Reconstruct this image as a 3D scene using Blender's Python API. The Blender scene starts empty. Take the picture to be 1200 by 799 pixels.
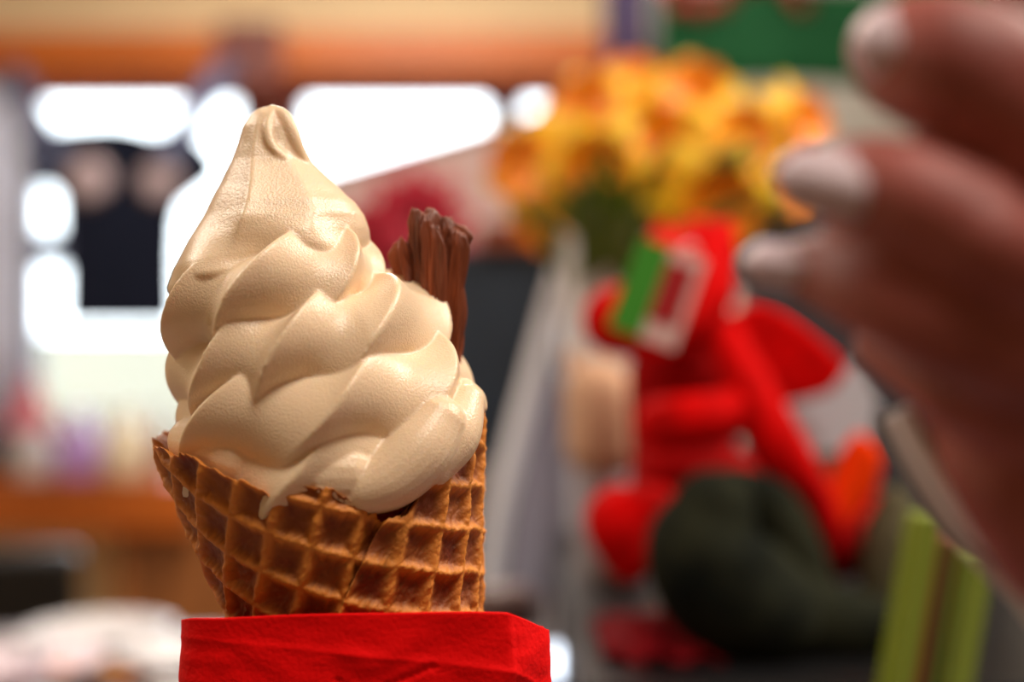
import bpy, bmesh, math, random
from mathutils import Vector, Matrix, noise
random.seed(7)
PI = math.pi
S = bpy.context.scene
COL = S.collection

# ------------------------------------------------------------------ camera, world, light, exposure
CAMZ = 1.25
F = 1200 * 50 / 36.0
cam_d = bpy.data.cameras.new('camera'); cam = bpy.data.objects.new('camera', cam_d); COL.objects.link(cam)
cam.location = (0, 0, CAMZ); cam.rotation_euler = (PI / 2, 0, 0)
cam_d.lens = 50; cam_d.sensor_width = 36; cam_d.clip_start = 0.02; cam_d.clip_end = 200
cam_d.dof.use_dof = True; cam_d.dof.focus_distance = 0.315; cam_d.dof.aperture_fstop = 4.6
S.camera = cam
S.view_settings.view_transform = 'Standard'; S.view_settings.look = 'None'
S.view_settings.gamma = 1; S.view_settings.use_curve_mapping = False
S.view_settings.exposure = 0.0

W = bpy.data.worlds.new('overcast_sky'); S.world = W; W.use_nodes = True
wn = W.node_tree.nodes; wl = W.node_tree.links
bg = wn['Background']; bg.inputs[0].default_value = (0.90, 0.96, 1.0, 1); bg.inputs[1].default_value = 7.0

def area_light(name, loc, size, power, color, rot=(0, 0, 0)):
    l = bpy.data.lights.new(name, 'AREA'); l.shape = 'RECTANGLE'
    l.size = size[0]; l.size_y = size[1]; l.energy = power; l.color = color
    o = bpy.data.objects.new(name, l); o.location = loc; o.rotation_euler = rot; COL.objects.link(o); return o
# lit ceiling panels of the shop (their housings are built with the ceiling)
LAMPS = [((0.35, -0.15, 2.52), (0.45, 0.45), 18), ((-1.5, 1.2, 2.52), (0.6, 0.6), 22),
         ((1.3, 0.9, 2.52), (0.6, 0.6), 40), ((-0.3, 2.7, 2.52), (0.6, 0.6), 50)]
for lo, sz, pw in LAMPS:
    area_light('ceiling_lamp_light', lo, sz, pw, (1.0, 0.89, 0.78))

# ------------------------------------------------------------------ helpers
def P(px, py, Y):
    return Vector(((px - 600) / F * Y, Y, CAMZ + (400 - py) / F * Y))

def lin(c):
    return tuple(((v / 255) / 12.92 if v / 255 <= 0.04045 else ((v / 255 + 0.055) / 1.055) ** 2.4) for v in c)

def mat(name, rgb, rough=0.6, srgb=True, var=0.0, scale=20, bump=0.0, bscale=200, metal=0, sss=0, sheen=0, coat=0,
        rgb2=None, stretch=None, ssr=(1, .5, .3), sscale=.003, alpha=None, emis=0, spec=0.5):
    m = bpy.data.materials.new(name); m.use_nodes = True
    nt = m.node_tree; N = nt.nodes; L = nt.links; b = N['Principled BSDF']
    c = lin(rgb) if srgb else rgb
    b.inputs['Base Color'].default_value = (*c, 1)
    b.inputs['Roughness'].default_value = rough; b.inputs['Metallic'].default_value = metal
    b.inputs['Specular IOR Level'].default_value = spec
    tc = N.new('ShaderNodeTexCoord'); mp = N.new('ShaderNodeMapping'); L.new(tc.outputs['Object'], mp.inputs[0])
    if stretch: mp.inputs['Scale'].default_value = stretch
    if var or rgb2:
        n = N.new('ShaderNodeTexNoise'); n.inputs['Scale'].default_value = scale; n.inputs['Detail'].default_value = 6
        L.new(mp.outputs[0], n.inputs['Vector'])
        r = N.new('ShaderNodeValToRGB')
        c2 = (lin(rgb2) if srgb else rgb2) if rgb2 else tuple(max(0, v * (1 - var)) for v in c)
        r.color_ramp.elements[0].position = .35; r.color_ramp.elements[1].position = .65
        r.color_ramp.elements[0].color = (*c2, 1); r.color_ramp.elements[1].color = (*c, 1)
        L.new(n.outputs['Fac'], r.inputs[0]); L.new(r.outputs[0], b.inputs['Base Color'])
    if bump:
        n2 = N.new('ShaderNodeTexNoise'); n2.inputs['Scale'].default_value = bscale; n2.inputs['Detail'].default_value = 4
        L.new(mp.outputs[0], n2.inputs['Vector'])
        bp = N.new('ShaderNodeBump'); bp.inputs['Strength'].default_value = bump; bp.inputs['Distance'].default_value = .001
        L.new(n2.outputs['Fac'], bp.inputs['Height']); L.new(bp.outputs[0], b.inputs['Normal'])
    if sss:
        b.inputs['Subsurface Weight'].default_value = sss; b.inputs['Subsurface Radius'].default_value = ssr
        b.inputs['Subsurface Scale'].default_value = sscale
    if sheen: b.inputs['Sheen Weight'].default_value = sheen; b.inputs['Sheen Roughness'].default_value = .4
    if coat: b.inputs['Coat Weight'].default_value = coat; b.inputs['Coat Roughness'].default_value = .12
    if emis:
        b.inputs['Emission Color'].default_value = (*c, 1); b.inputs['Emission Strength'].default_value = emis
    return m

def glass_mat(name, tint=(0.97, 0.99, 1)):
    m = bpy.data.materials.new(name); m.use_nodes = True; nt = m.node_tree; N = nt.nodes; L = nt.links
    for n in list(N): N.remove(n)
    o = N.new('ShaderNodeOutputMaterial'); mx = N.new('ShaderNodeMixShader')
    t = N.new('ShaderNodeBsdfTransparent'); t.inputs[0].default_value = (*tint, 1)
    g = N.new('ShaderNodeBsdfGlossy'); g.inputs['Roughness'].default_value = 0.02
    fr = N.new('ShaderNodeFresnel'); fr.inputs[0].default_value = 1.45
    L.new(fr.outputs[0], mx.inputs[0]); L.new(t.outputs[0], mx.inputs[1]); L.new(g.outputs[0], mx.inputs[2])
    L.new(mx.outputs[0], o.inputs[0]); return m

def tag(o, label=None, cat=None, group=None, kind=None):
    if label: o['label'] = label
    if cat: o['category'] = cat
    if group: o['group'] = group
    if kind: o['kind'] = kind
    return o

def obj(name, bm, m, parent=None, smooth=True, bevel=0):
    me = bpy.data.meshes.new(name)
    bmesh.ops.recalc_face_normals(bm, faces=bm.faces)
    bm.to_mesh(me); bm.free()
    if smooth:
        for p in me.polygons: p.use_smooth = True
    o = bpy.data.objects.new(name, me); COL.objects.link(o)
    if m: me.materials.append(m)
    if parent: o.parent = parent; o.matrix_parent_inverse = Matrix.Translation(-parent.location) if parent.type == 'EMPTY' else Matrix()
    if bevel:
        b = o.modifiers.new('bevel', 'BEVEL'); b.width = bevel; b.segments = 2; b.limit_method = 'ANGLE'
    return o

def empty(name, loc, label=None, cat=None, group=None):
    o = bpy.data.objects.new(name, None); COL.objects.link(o); o.location = loc; o.empty_display_size = .02
    return tag(o, label, cat, group)

def box(bm, lo, hi, M=None):
    r = bmesh.ops.create_cube(bm, size=1)
    c = [(lo[i] + hi[i]) / 2 for i in range(3)]; s = [hi[i] - lo[i] for i in range(3)]
    for v in r['verts']:
        v.co = Vector((v.co[0] * s[0] + c[0], v.co[1] * s[1] + c[1], v.co[2] * s[2] + c[2]))
        if M: v.co = M @ v.co
    return r['verts']

def ball(bm, c, r, M=None, sub=3):
    q = bmesh.ops.create_icosphere(bm, subdivisions=sub, radius=1)
    if not hasattr(r, '__len__'): r = (r, r, r)
    c = Vector(c)
    for v in q['verts']:
        p = Vector((v.co[0] * r[0], v.co[1] * r[1], v.co[2] * r[2]))
        if M: p = M @ p
        v.co = p + c

def catmull(pts, n=6):
    """pts : list of (Vector, r) -> resampled"""
    out = []
    K = len(pts)
    for i in range(K - 1):
        p0 = pts[max(i - 1, 0)]; p1 = pts[i]; p2 = pts[i + 1]; p3 = pts[min(i + 2, K - 1)]
        for j in range(n):
            t = j / n
            def cr(a, b, c, d): return 0.5 * ((2 * b) + (c - a) * t + (2 * a - 5 * b + 4 * c - d) * t * t + (3 * b - a - 3 * c + d) * t ** 3)
            out.append((cr(p0[0], p1[0], p2[0], p3[0]), cr(p0[1], p1[1], p2[1], p3[1])))
    out.append(pts[-1]); return out

def tube(bm, pts, seg=12, caps=True, flat=1.0, n=6, up=Vector((0, 0, 1))):
    """smooth tapered tube with rounded caps; pts list of (Vector, radius)"""
    q = catmull([(Vector(p), r) for p, r in pts], n) if n > 1 else [(Vector(p), r) for p, r in pts]
    rings = []
    K = len(q)
    d0 = (q[1][0] - q[0][0]).normalized(); d1 = (q[-1][0] - q[-2][0]).normalized()
    full = []
    if caps:
        for a in (80, 60, 40, 20):
            full.append((q[0][0] - d0 * q[0][1] * math.sin(math.radians(a)), q[0][1] * math.cos(math.radians(a))))
    full += q
    if caps:
        for a in (20, 40, 60, 80):
            full.append((q[-1][0] + d1 * q[-1][1] * math.sin(math.radians(a)), q[-1][1] * math.cos(math.radians(a))))
    X = None
    for i, (p, r) in enumerate(full):
        d = (full[min(i + 1, len(full) - 1)][0] - full[max(i - 1, 0)][0]).normalized()
        if X is None:
            X = d.cross(up)
            if X.length < .05: X = d.cross(Vector((0, 1, 0)))
        X = (X - d * X.dot(d)).normalized(); Yv = d.cross(X)
        rings.append([bm.verts.new(p + (X * math.cos(2 * PI * k / seg) + Yv * math.sin(2 * PI * k / seg) * flat) * r) for k in range(seg)])
    for a, b in zip(rings, rings[1:]):
        for k in range(seg):
            bm.faces.new((a[k], a[(k + 1) % seg], b[(k + 1) % seg], b[k]))
    bm.faces.new(rings[0][::-1]); bm.faces.new(rings[-1])

def lathe(bm, prof, c, seg=32, M=None, close=True):
    rings = []
    c = Vector(c)
    for r, z in prof:
        ring = []
        for k in range(seg):
            p = Vector((r * math.cos(2 * PI * k / seg), r * math.sin(2 * PI * k / seg), z))
            if M: p = M @ p
            ring.append(bm.verts.new(p + c))
        rings.append(ring)
    for a, b in zip(rings, rings[1:]):
        for k in range(seg): bm.faces.new((a[k], a[(k + 1) % seg], b[(k + 1) % seg], b[k]))
    if close: bm.faces.new(rings[0][::-1]); bm.faces.new(rings[-1])

def grid(bm, f, nu, nv, wrap=False):
    g = [[bm.verts.new(f(i / (nu if wrap else nu - 1), j / (nv - 1))) for i in range(nu)] for j in range(nv)]
    for j in range(nv - 1):
        for i in range(nu if wrap else nu - 1):
            bm.faces.new((g[j][i], g[j][(i + 1) % nu], g[j + 1][(i + 1) % nu], g[j + 1][i]))
    return g

def remesh(o, vox, smooth=4):
    r = o.modifiers.new('remesh', 'REMESH'); r.mode = 'VOXEL'; r.voxel_size = vox; r.use_smooth_shade = True
    if smooth:
        s = o.modifiers.new('smooth', 'SMOOTH'); s.factor = .5; s.iterations = smooth
    return o

def slab(bm, poly, thick, axis=Vector((0, 1, 0))):
    """polygon (list of Vector) extruded along axis by thick"""
    a = [bm.verts.new(p) for p in poly]; b = [bm.verts.new(p + axis * thick) for p in poly]
    bm.faces.new(a); bm.faces.new(b[::-1]); n = len(a)
    for i in range(n): bm.faces.new((a[i], b[i], b[(i + 1) % n], a[(i + 1) % n]))

def interp(tab, x):
    if x <= tab[0][0]: return tab[0][1]
    for (a, va), (b, vb) in zip(tab, tab[1:]):
        if x <= b: return va + (vb - va) * (x - a) / (b - a)
    return tab[-1][1]

def sinterp(tab, x):
    if x <= tab[0][0]: return tab[0][1]
    for (a, va), (b, vb) in zip(tab, tab[1:]):
        if x <= b:
            t = (x - a) / (b - a); t = t * t * (3 - 2 * t); return va + (vb - va) * t
    return tab[-1][1]

def nz(v): return noise.noise(Vector(v))

# ------------------------------------------------------------------ materials
M_wall = mat('cream_wall_paint', (236, 214, 172), .8, var=.06, scale=3, bump=.1)
M_wall2 = mat('beige_wall_paint', (150, 128, 104), .8, var=.08, scale=3)
M_ceil = mat('ceiling_paint', (225, 212, 190), .85)
M_floor = mat('floor_tile', (120, 96, 76), .5, var=.3, scale=4)
M_beam = mat('orange_pine', (192, 98, 6), .5, rgb2=(164, 80, 6), scale=3, stretch=(.6, 4, 14))
M_sill = mat('varnished_sill_wood', (184, 92, 14), .45, rgb2=(150, 72, 10), scale=3, stretch=(.8, 5, 12))
M_salmon = mat('salmon_fabric', (246, 140, 116), .7, var=.25, scale=3)
M_post = mat('dark_redbrown_wood', (110, 50, 40), .5, var=.3, scale=5)
M_frame = mat('bluegrey_frame', (70, 76, 104), .5)
M_pale = mat('pale_grey_fabric', (206, 212, 232), .8, var=.1, scale=6)
M_black = mat('matt_black_board', (14, 18, 32), .8, spec=.08, var=.2, scale=12)
M_blackplastic = mat('black_plastic', (14, 14, 16), .35)
M_spot = mat('frosted_spot', (150, 132, 136), .5)
M_ground = mat('outside_paving', (112, 108, 96), .9, var=.1)
M_brownpanel = mat('brown_panel', (150, 92, 44), .5, rgb2=(120, 70, 30), scale=3, stretch=(6, 1, 1))
M_table = mat('table_laminate', (104, 98, 102), .35, var=.1, scale=8)
M_white = mat('white_glaze', (232, 232, 238), .25, coat=.3)
M_whitepaint = mat('white_paint', (236, 240, 250), .5)
M_paper = mat('paper', (236, 232, 236), .7)

# ------------------------------------------------------------------ setting: room shell
def structure(name, bm, m, bevel=0, parent=None):
    o = obj(name, bm, m, parent, smooth=False, bevel=bevel)
    if not parent: o['kind'] = 'structure'
    return o
WY = 4.0
def wx(px): return (px - 600) / F * WY
def wz(py): return CAMZ + (400 - py) / F * WY
X0, X1, YB = -2.6, 3.2, -1.4
H = 2.56
bm = bmesh.new(); box(bm, (X0, YB, -.05), (X1, WY + .12, 0)); structure('floor', bm, M_floor)
bm = bmesh.new(); box(bm, (X0, YB, H), (X1, WY + .12, H + .05)); structure('ceiling', bm, M_ceil)
bm = bmesh.new(); box(bm, (X0 - .1, YB, 0), (X0, WY + .12, H)); structure('wall_left', bm, M_wall)
bm = bmesh.new(); box(bm, (X1, YB, 0), (X1 + .1, WY + .12, H)); structure('wall_right', bm, M_wall2)
bm = bmesh.new(); box(bm, (X0, YB - .1, 0), (X1, YB, H)); structure('wall_rear', bm, M_wall2)
# back wall with window opening
wl_, wr_, wt_, wb_ = wx(20), wx(676), wz(106), wz(540)
bm = bmesh.new()
box(bm, (X0, WY, 0), (wl_, WY + .12, H)); box(bm, (wr_, WY, 0), (X1, WY + .12, H))
box(bm, (wl_, WY, wt_), (wr_, WY + .12, H)); box(bm, (wl_, WY, 0), (wr_, WY + .12, wb_))
structure('wall_back', bm, M_wall)
# ceiling lamp housings
M_lamp = mat('lamp_diffuser', (255, 236, 208), .5, emis=3)
for i, (lo, sz, pw) in enumerate(LAMPS):
    side = ['in front of the window wall', 'over the left side', 'over the right side', 'over the middle'][i]
    e = empty('ceiling_lamp', (lo[0], lo[1], H), None, 'lamp')
    e['label'] = 'square white ceiling lamp ' + ['behind and above the camera', 'over the left side of the shop', 'over the right side of the shop', 'nearest the window wall'][i]
    bm = bmesh.new(); h = sz[0] / 2 + .02
    for a in (-1, 1):
        box(bm, (lo[0] + a * h - .015, lo[1] - h, H - .03), (lo[0] + a * h + .015, lo[1] + h, H))
        box(bm, (lo[0] - h, lo[1] + a * h - .015, H - .03), (lo[0] + h, lo[1] + a * h + .015, H))
    obj('housing', bm, M_whitepaint, e, smooth=False)
    bm = bmesh.new(); box(bm, (lo[0] - h, lo[1] - h, H - .012), (lo[0] + h, lo[1] + h, H - .002)); obj('diffuser', bm, M_lamp, e, smooth=False)

# window: frame, mullions, panes
bm = bmesh.new()
fw = .035
box(bm, (wl_, WY + .02, wb_), (wl_ + fw, WY + .09, wt_)); box(bm, (wr_ - fw, WY + .02, wb_), (wr_, WY + .09, wt_))
box(bm, (wl_, WY + .02, wt_ - .02), (wr_, WY + .09, wt_)); box(bm, (wl_, WY + .02, wb_), (wr_, WY + .09, wb_ + .02))
win = structure('window_1', bm, M_frame)
mulls = [(316, .095, M_post), (592, .052, M_frame)]
for px, w, m in mulls:
    bm = bmesh.new(); box(bm, (wx(px) - w, WY + .01, wb_), (wx(px) + w, WY + .08, wt_)); obj('mullion', bm, m, win, smooth=False)
M_glass = glass_mat('window_glass')
xs = [wl_, wx(316), wx(584), wr_]
for a, b in zip(xs, xs[1:]):
    bm = bmesh.new(); box(bm, (a + .01, WY + .045, wb_ + .01), (b - .01, WY + .05, wt_ - .01)); obj('pane', bm, M_glass, win, smooth=False)
# transoms on the far left of the window
for py in (200, 292):
    bm = bmesh.new(); box(bm, (wx(12), WY + .015, wz(py + 20)), (wx(84), WY + .06, wz(py - 20))); obj('transom', bm, M_frame, win, smooth=False)
bm = bmesh.new(); box(bm, (wx(66), WY + .012, wz(290)), (wx(80), WY + .058, wz(196))); obj('transom_post', bm, M_frame, win, smooth=False)

# head beam, window sill and wall trims
bm = bmesh.new(); box(bm, (X0, WY - .16, wz(98)), (wx(712), WY - .01, wz(50))); structure('trim_1', bm, M_beam, .008)
bm = bmesh.new(); box(bm, (wx(272), WY - .20, wz(116)), (wx(342), WY - .165, wz(44))); structure('trim_2', bm, M_post, .006)
bm = bmesh.new()
def val(u, v):
    x = wx(-10) + (wx(690) - wx(-10)) * u
    return Vector((x, WY - .05 + .012 * math.sin(x * 34), wz(72) - (wz(72) - wz(117)) * v))
grid(bm, val, 160, 3)
o = obj('window_valance', bm, M_salmon); o.modifiers.new('s', 'SOLIDIFY').thickness = .004
tag(o, 'salmon pink pleated valance hanging under the orange wooden beam', 'valance')
bm = bmesh.new(); box(bm, (X0, WY - .38, wz(604)), (wx(262), WY - .005, wz(548))); structure('trim_3', bm, M_sill, .006)
# wood panelling and pale wall below the sill
for i, (a, b) in enumerate(((168, 222), (224, 278), (280, 334), (336, 390))):
    bm = bmesh.new(); box(bm, (wx(a), WY - .30, .02), (wx(b), WY - .25, wz(606)))
    p = obj('panel', bm, M_brownpanel, None, smooth=False, bevel=.004)
    if i == 0: pan = p; p.name = 'sill_cupboard'; tag(p, 'brown wooden cupboard front under the window sill', 'cupboard')
    else: p.parent = pan
# pale curtain at far left of window
bm = bmesh.new()
grid(bm, lambda u, v: Vector((wx(-90) + (wx(40) - wx(-90)) * u, WY - .10 + .025 * math.sin(u * 26), wz(100) - (wz(100) - wz(540)) * v)), 60, 4)
o = obj('curtain', bm, M_pale); o.modifiers.new('s', 'SOLIDIFY').thickness = .004
tag(o, 'pale blue grey curtain hanging at the left edge of the window', 'curtain')

# outside ground and low wall
bm = bmesh.new(); box(bm, (-30, WY + .3, -.3), (30, 60, -.1)); structure('ground', bm, M_ground)
bm = bmesh.new(); box(bm, (-9, 12, -.1), (9, 12.3, 1.32))
tag(obj('garden_wall', bm, mat('stone_render', (142, 138, 124), .9), None, False), 'stone coloured low wall outside beyond the window', 'wall')

# ------------------------------------------------------------------ black hanging sign before the window
SY = 3.3
sg = empty('hanging_board', P(132, 265, SY), 'black flared-top board with two pale round spots hanging before the window', 'sign')
pts0 = [(86, 362), (86, 260), (80, 236), (60, 214), (46, 196), (50, 180), (72, 170), (104, 166), (140, 165), (168, 172), (196, 170), (216, 182), (231, 206), (226, 221), (206, 238), (192, 260), (191, 362)]
pts = [(132 + (a - 132) * 1.27, 263 + (b - 263) * 1.21) for a, b in pts0]
sm = [Vector((a, b, 0)) for a, b in pts]
q = catmull([(p, 1) for p in sm], 4)
bm = bmesh.new(); slab(bm, [P(p[0], p[1], SY) for p, _ in q], .018)
obj('board', bm, M_black, sg, smooth=False, bevel=.002)
for px, py, r in ((103, 212, 27), (186, 214, 24)):
    bm = bmesh.new(); lathe(bm, [(0.001, .004), (r * .6 / F * SY, .006), (r / F * SY, .0)], P(px, py, SY - .001), 24, Matrix.Rotation(PI / 2, 3, 'X'))
    obj('round_spot', bm, M_spot, sg)
for a, b in (((200, 178), (262, 84)), ((62, 182), (16, 88))):
    bm = bmesh.new(); tube(bm, [(P(*a, SY + .008), .038), (P(*b, SY + .3), .034)], 8, n=1); obj('hanging_strap', bm, M_frame, sg)

# ------------------------------------------------------------------ things on the sill
sill_top = wz(548)
def bottle(px, Y, h, r, m, name, label, cat, capm=None, grp=None):
    x = (px - 600) / F * Y; r *= 1.25; h *= 1.1
    e = empty(name, (x, Y, sill_top), label, cat, grp)
    bm = bmesh.new(); lathe(bm, [(r * .9, 0), (r, .004), (r, h * .6), (r * .8, h * .7), (r * .4, h * .8), (r * .38, h * .93)], e.location, 20)
    obj('body', bm, m, e)
    bm = bmesh.new(); lathe(bm, [(r * .45, h * .92), (r * .45, h), (r * .3, h * 1.005)], e.location, 16)
    obj('cap', bm, capm or m, e)
    return e
M_lilac = mat('lilac_glass', (206, 170, 250), .2, coat=.5)
M_darkbottle = mat('dark_bottle', (36, 26, 40), .15, coat=.5)
M_redbottle = mat('maroon_glaze', (120, 50, 52), .3)
M_cream = mat('cream_glaze', (240, 228, 200), .25, coat=.4)
M_pink = mat('pink_paper', (240, 120, 140), .6)
bottle(10, 3.86, .10, .045, M_darkbottle, 'jar', 'dark squat jar at the left end of the window sill', 'jar')
bottle(40, 3.70, .12, .040, M_white, 'jar', 'white jar on the window sill under the pink pennant', 'jar')
bottle(66, 3.86, .15, .022, M_redbottle, 'bottle', 'maroon bottle beside the white jar on the sill', 'bottle')
bottle(93, 3.72, .16, .042, M_lilac, 'jar', 'lilac rounded jar in the middle of the sill', 'jar')
bottle(122, 3.86, .15, .028, M_darkbottle, 'bottle', 'dark bottle just right of the lilac jar', 'bottle')
bottle(149, 3.70, .17, .052, M_cream, 'jar', 'large cream jar on the sill left of the cone', 'jar')
bottle(186, 3.86, .16, .022, M_redbottle, 'bottle', 'maroon bottle between cream jar and the cone', 'bottle')
bm = bmesh.new(); slab(bm, [P(6, 506, 3.76), P(62, 506, 3.76), P(38, 432, 3.78)], .004)
o = obj('pennant', bm, M_pink, None, False); tag(o, 'small pink paper pennant standing at the left of the window sill', 'pennant')
bm = bmesh.new(); box(bm, (P(34, 0, 3.765)[0] - .004, 3.77, sill_top), (P(34, 0, 3.765)[0] + .004, 3.775, P(0, 500, 3.765)[2])); obj('stick', bm, M_sill, o, False)

# ------------------------------------------------------------------ dark chair seen at left below the sill
CY = 2.6
ch = empty('dining_chair', (P(20, 0, CY)[0], CY, 0), 'black chair with padded back standing below the window sill', 'chair')
cx = ch.location[0]
bm = bmesh.new(); box(bm, (cx - .2, CY - .02, P(0, 760, CY)[2]), (cx + P(92, 0, CY)[0] - cx, CY + .03, P(0, 643, CY)[2])); obj('backrest', bm, M_blackplastic, ch, False, .015)
bm = bmesh.new(); box(bm, (cx - .2, CY - .42, .43), (cx + .12, CY, .47)); obj('seat', bm, M_blackplastic, ch, False, .01)
for a in (-.18, .10):
    for b in (-.40, 0):
        bm = bmesh.new(); box(bm, (cx + a - .012, CY + b - .012, 0), (cx + a + .012, CY + b + .012, .71 if b == 0 else .43)); obj('leg', bm, M_blackplastic, ch, False)

# ------------------------------------------------------------------ table
TZ = CAMZ - .25
tb = empty('table', (0, .8, 0), 'pale grey laminate table under the cone and toys', 'table')
bm = bmesh.new(); box(bm, (-.75, .15, TZ - .03), (1.0, 1.24, TZ)); obj('tabletop', bm, M_table, tb, False, .004)
for x in (-.70, .95):
    for y in (.2, 1.19):
        bm = bmesh.new(); box(bm, (x - .02, y - .02, 0), (x + .02, y + .02, TZ - .03)); obj('leg', bm, M_blackplastic, tb, False)

# ------------------------------------------------------------------ crockery and packets at lower left
def saucer(x, y, r, label, m=M_white):
    bm = bmesh.new(); lathe(bm, [(r * .5, 0), (r * .55, .003), (r * .95, .013), (r, .016), (r * .97, .017), (r * .5, .006), (.002, .005)], (x, y, TZ), 32)
    return tag(obj('saucer', bm, m), label, 'saucer')
def cup(x, y, label, m=M_white, h=.05, r=.033):
    e = empty('cup', (x, y, TZ + .0062), label, 'cup')
    bm = bmesh.new(); z = 0; lathe(bm, [(r * .55, z), (r * .8, .012), (r, h), (r * .94, h), (r * .72, .014), (.002, .008)], e.location, 28); obj('body', bm, m, e)
    bm = bmesh.new(); tube(bm, [(e.location + Vector((-r * .9, 0, h * .8)), .004), (e.location + Vector((-r * 1.6, 0, h * .75)), .004), (e.location + Vector((-r * 1.5, 0, h * .4)), .004), (e.location + Vector((-r * .8, 0, h * .25)), .004)], 8); obj('handle', bm, m, e)
def at(px, Y): return (px - 600) / F * Y
saucer(at(28, 1.05), 1.05, .062, 'white saucer at the lower left corner of the table', mat('pinkwhite_glaze', (232, 214, 224), .3))
saucer(at(118, 1.165), 1.165, .06, 'white saucer right of the lower left corner', M_white)
saucer(at(208, 1.08), 1.08, .048, 'small white saucer nearest the red napkin', M_white)
cup(at(44, 1.05), 1.05, 'small clear-white cup standing on the corner saucer', M_white, .028, .016)
M_orange = mat('orange_packet', (255, 150, 0), .5)
M_yellowp = mat('yellow_packet', (250, 200, 60), .5)
for i, (px, dy, rz, m, nm) in enumerate(((82, 1.065, .3, M_orange, 'orange'), (122, 1.075, -.2, M_yellowp, 'yellow'), (160, 1.06, .5, M_orange, 'orange'), (205, 1.01, -.6, M_paper, 'white'), (16, .965, .2, M_pink, 'pink'), (52, .98, -.4, M_paper, 'white'))):
    bm = bmesh.new()
    def pk(u, v): return Vector(((u - .5) * .045, (v - .5) * .03, .0035 + .004 * math.sin(PI * u) * math.sin(PI * v)))
    grid(bm, pk, 9, 7)
    for v in bm.verts: v.co = Matrix.Rotation(rz, 3, 'Z') @ v.co + Vector((at(px, dy), dy, TZ))
    o = obj('sugar_packet', bm, m); o.modifiers.new('s', 'SOLIDIFY').thickness = .003
    where = ['left of the pair of orange ones', 'lying between two orange packets', 'right of the pair of orange ones', 'lying beside the red napkin', 'at the left edge of the picture', 'between the pink and the orange packets'][i]
    tag(o, nm + ' paper sugar packet ' + where, 'packet', 'sugar packets on the table')

# ------------------------------------------------------------------ SOFT SERVE CONE (hero)
K = 0.333 / F
def L3(x, y, d):      # picture-plane position at the cone's distance, plus depth d (same unit)
    return Vector(((x - 600) * K, .333 + d * K, CAMZ + (400 - y) * K))
hero = empty('ice_cream_cone', L3(560, 1430, 0), 'vanilla soft serve ice cream swirl in a waffle cone wrapped in a red napkin', 'ice cream')

# --- ice cream
bm = bmesh.new()
d2r = math.radians
# coil index: c=0 lowest (at the rim) .. 3 upper coil under the peak ; a = -90 front, +x = 0
phase_tab = []
crest = [(0, [-102, -53]), (1, [-152, -89, -41]), (2, [-144, -108, -69, -18]), (3, [-157, -118, -61, -15])]
SCR = {0: [345, 490], 1: [225, 385, 515], 2: [240, 318, 430, 520], 3: [203, 268, 405, 478]}
def solve(c, xs):
    best = None
    for i in range(-1790, 0):
        a = i / 10; aa = a + 360 * c; hw = interp(Rt, aa) + interp(bt, aa)
        d = hw * math.sin(math.radians(a)); x = interp(cxt, aa) + hw * math.cos(math.radians(a))
        e_ = abs(600 + (x - 600) / (1 + d / 1667) - xs)
        if best is None or e_ < best[0]: best = (e_, a)
    return best[1]
Rt = [(-450, 110), (-90, 116), (270, 118), (630, 104), (990, 88), (1110, 56), (1180, 20)]
bt = [(-450, 50), (270, 58), (630, 58), (990, 56), (1180, 38)]
cxt = [(-450, 390), (-90, 388), (270, 382), (630, 368), (990, 338), (1150, 325)]
crest = [(c, [solve(c, x) for x in SCR[c]]) for c in range(4)]
idx = 0; last = None
gap = [0, 5, 5, 4]
for c, lst in crest:
    if last is not None: idx += gap[c]
    for i, a in enumerate(lst):
        if i: idx += 1
        phase_tab.append((a + 360 * c, idx))
    last = lst
phase_tab = [(phase_tab[0][0] - 260, -5)] + phase_tab + [(phase_tab[-1][0] + 230, idx + 4)]
ytab = [(-450, 600), (-90, 542), (270, 480), (630, 414), (990, 345), (1150, 316)]
tilt = [(-450, 8), (-90, 8), (270, 14), (630, 18), (990, 14), (1150, 8)]
n_l = 2.3
nA = 760; nS = 72
a_lo, a_hi = -300, 1150
def rope(u, v):
    a = a_lo + (a_hi - a_lo) * v; A = d2r(a)
    R = interp(Rt, a); b = interp(bt, a)
    t = interp(phase_tab, a)
    ph = 2 * PI * u - PI                      # section angle, 0 = outward, +90 = up
    s = t - n_l * ph / (2 * PI)
    f = 1 - s % 1.0                       # asymmetric cusp : steep under side, long upper side
    k = math.sqrt(math.sin(PI * (f ** .85)) ** 2 + .006)
    cus = 1 - k ** .85
    fade = max(0, math.cos(ph * .5)) ** .5
    r = b * (.80 + .45 * cus * fade)
    r *= 1 + .03 * nz((a * .02, ph, 3.1))
    rad = R + r * math.cos(ph) * 1.02; up = r * math.sin(ph) * 1.0
    cxx = interp(cxt, a)
    y = interp(ytab, a) - interp(tilt, a) * math.cos(A) - up
    return L3(cxx + rad * math.cos(A), y, rad * math.sin(A))
g = grid(bm, lambda u, v: rope(u, v), nS, nA, wrap=True)
bm.faces.new(g[0][::-1]); bm.faces.new(g[-1])
# core filling
lathe_prof = [(10, 700), (60, 640), (100, 560), (110, 500), (100, 430), (85, 360), (60, 300), (20, 260)]
rings = []
for r, y in lathe_prof:
    cxx = interp([(260, 320), (342, 338), (418, 366), (492, 384), (700, 400)], y)
    rings.append([bm.verts.new(L3(cxx + r * math.cos(2 * PI * k / 40), y, r * math.sin(2 * PI * k / 40))) for k in range(40)])
for a_, b_ in zip(rings, rings[1:]):
    for k in range(40): bm.faces.new((a_[k], a_[(k + 1) % 40], b_[(k + 1) % 40], b_[k]))
bm.faces.new(rings[0]); bm.faces.new(rings[-1])
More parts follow.
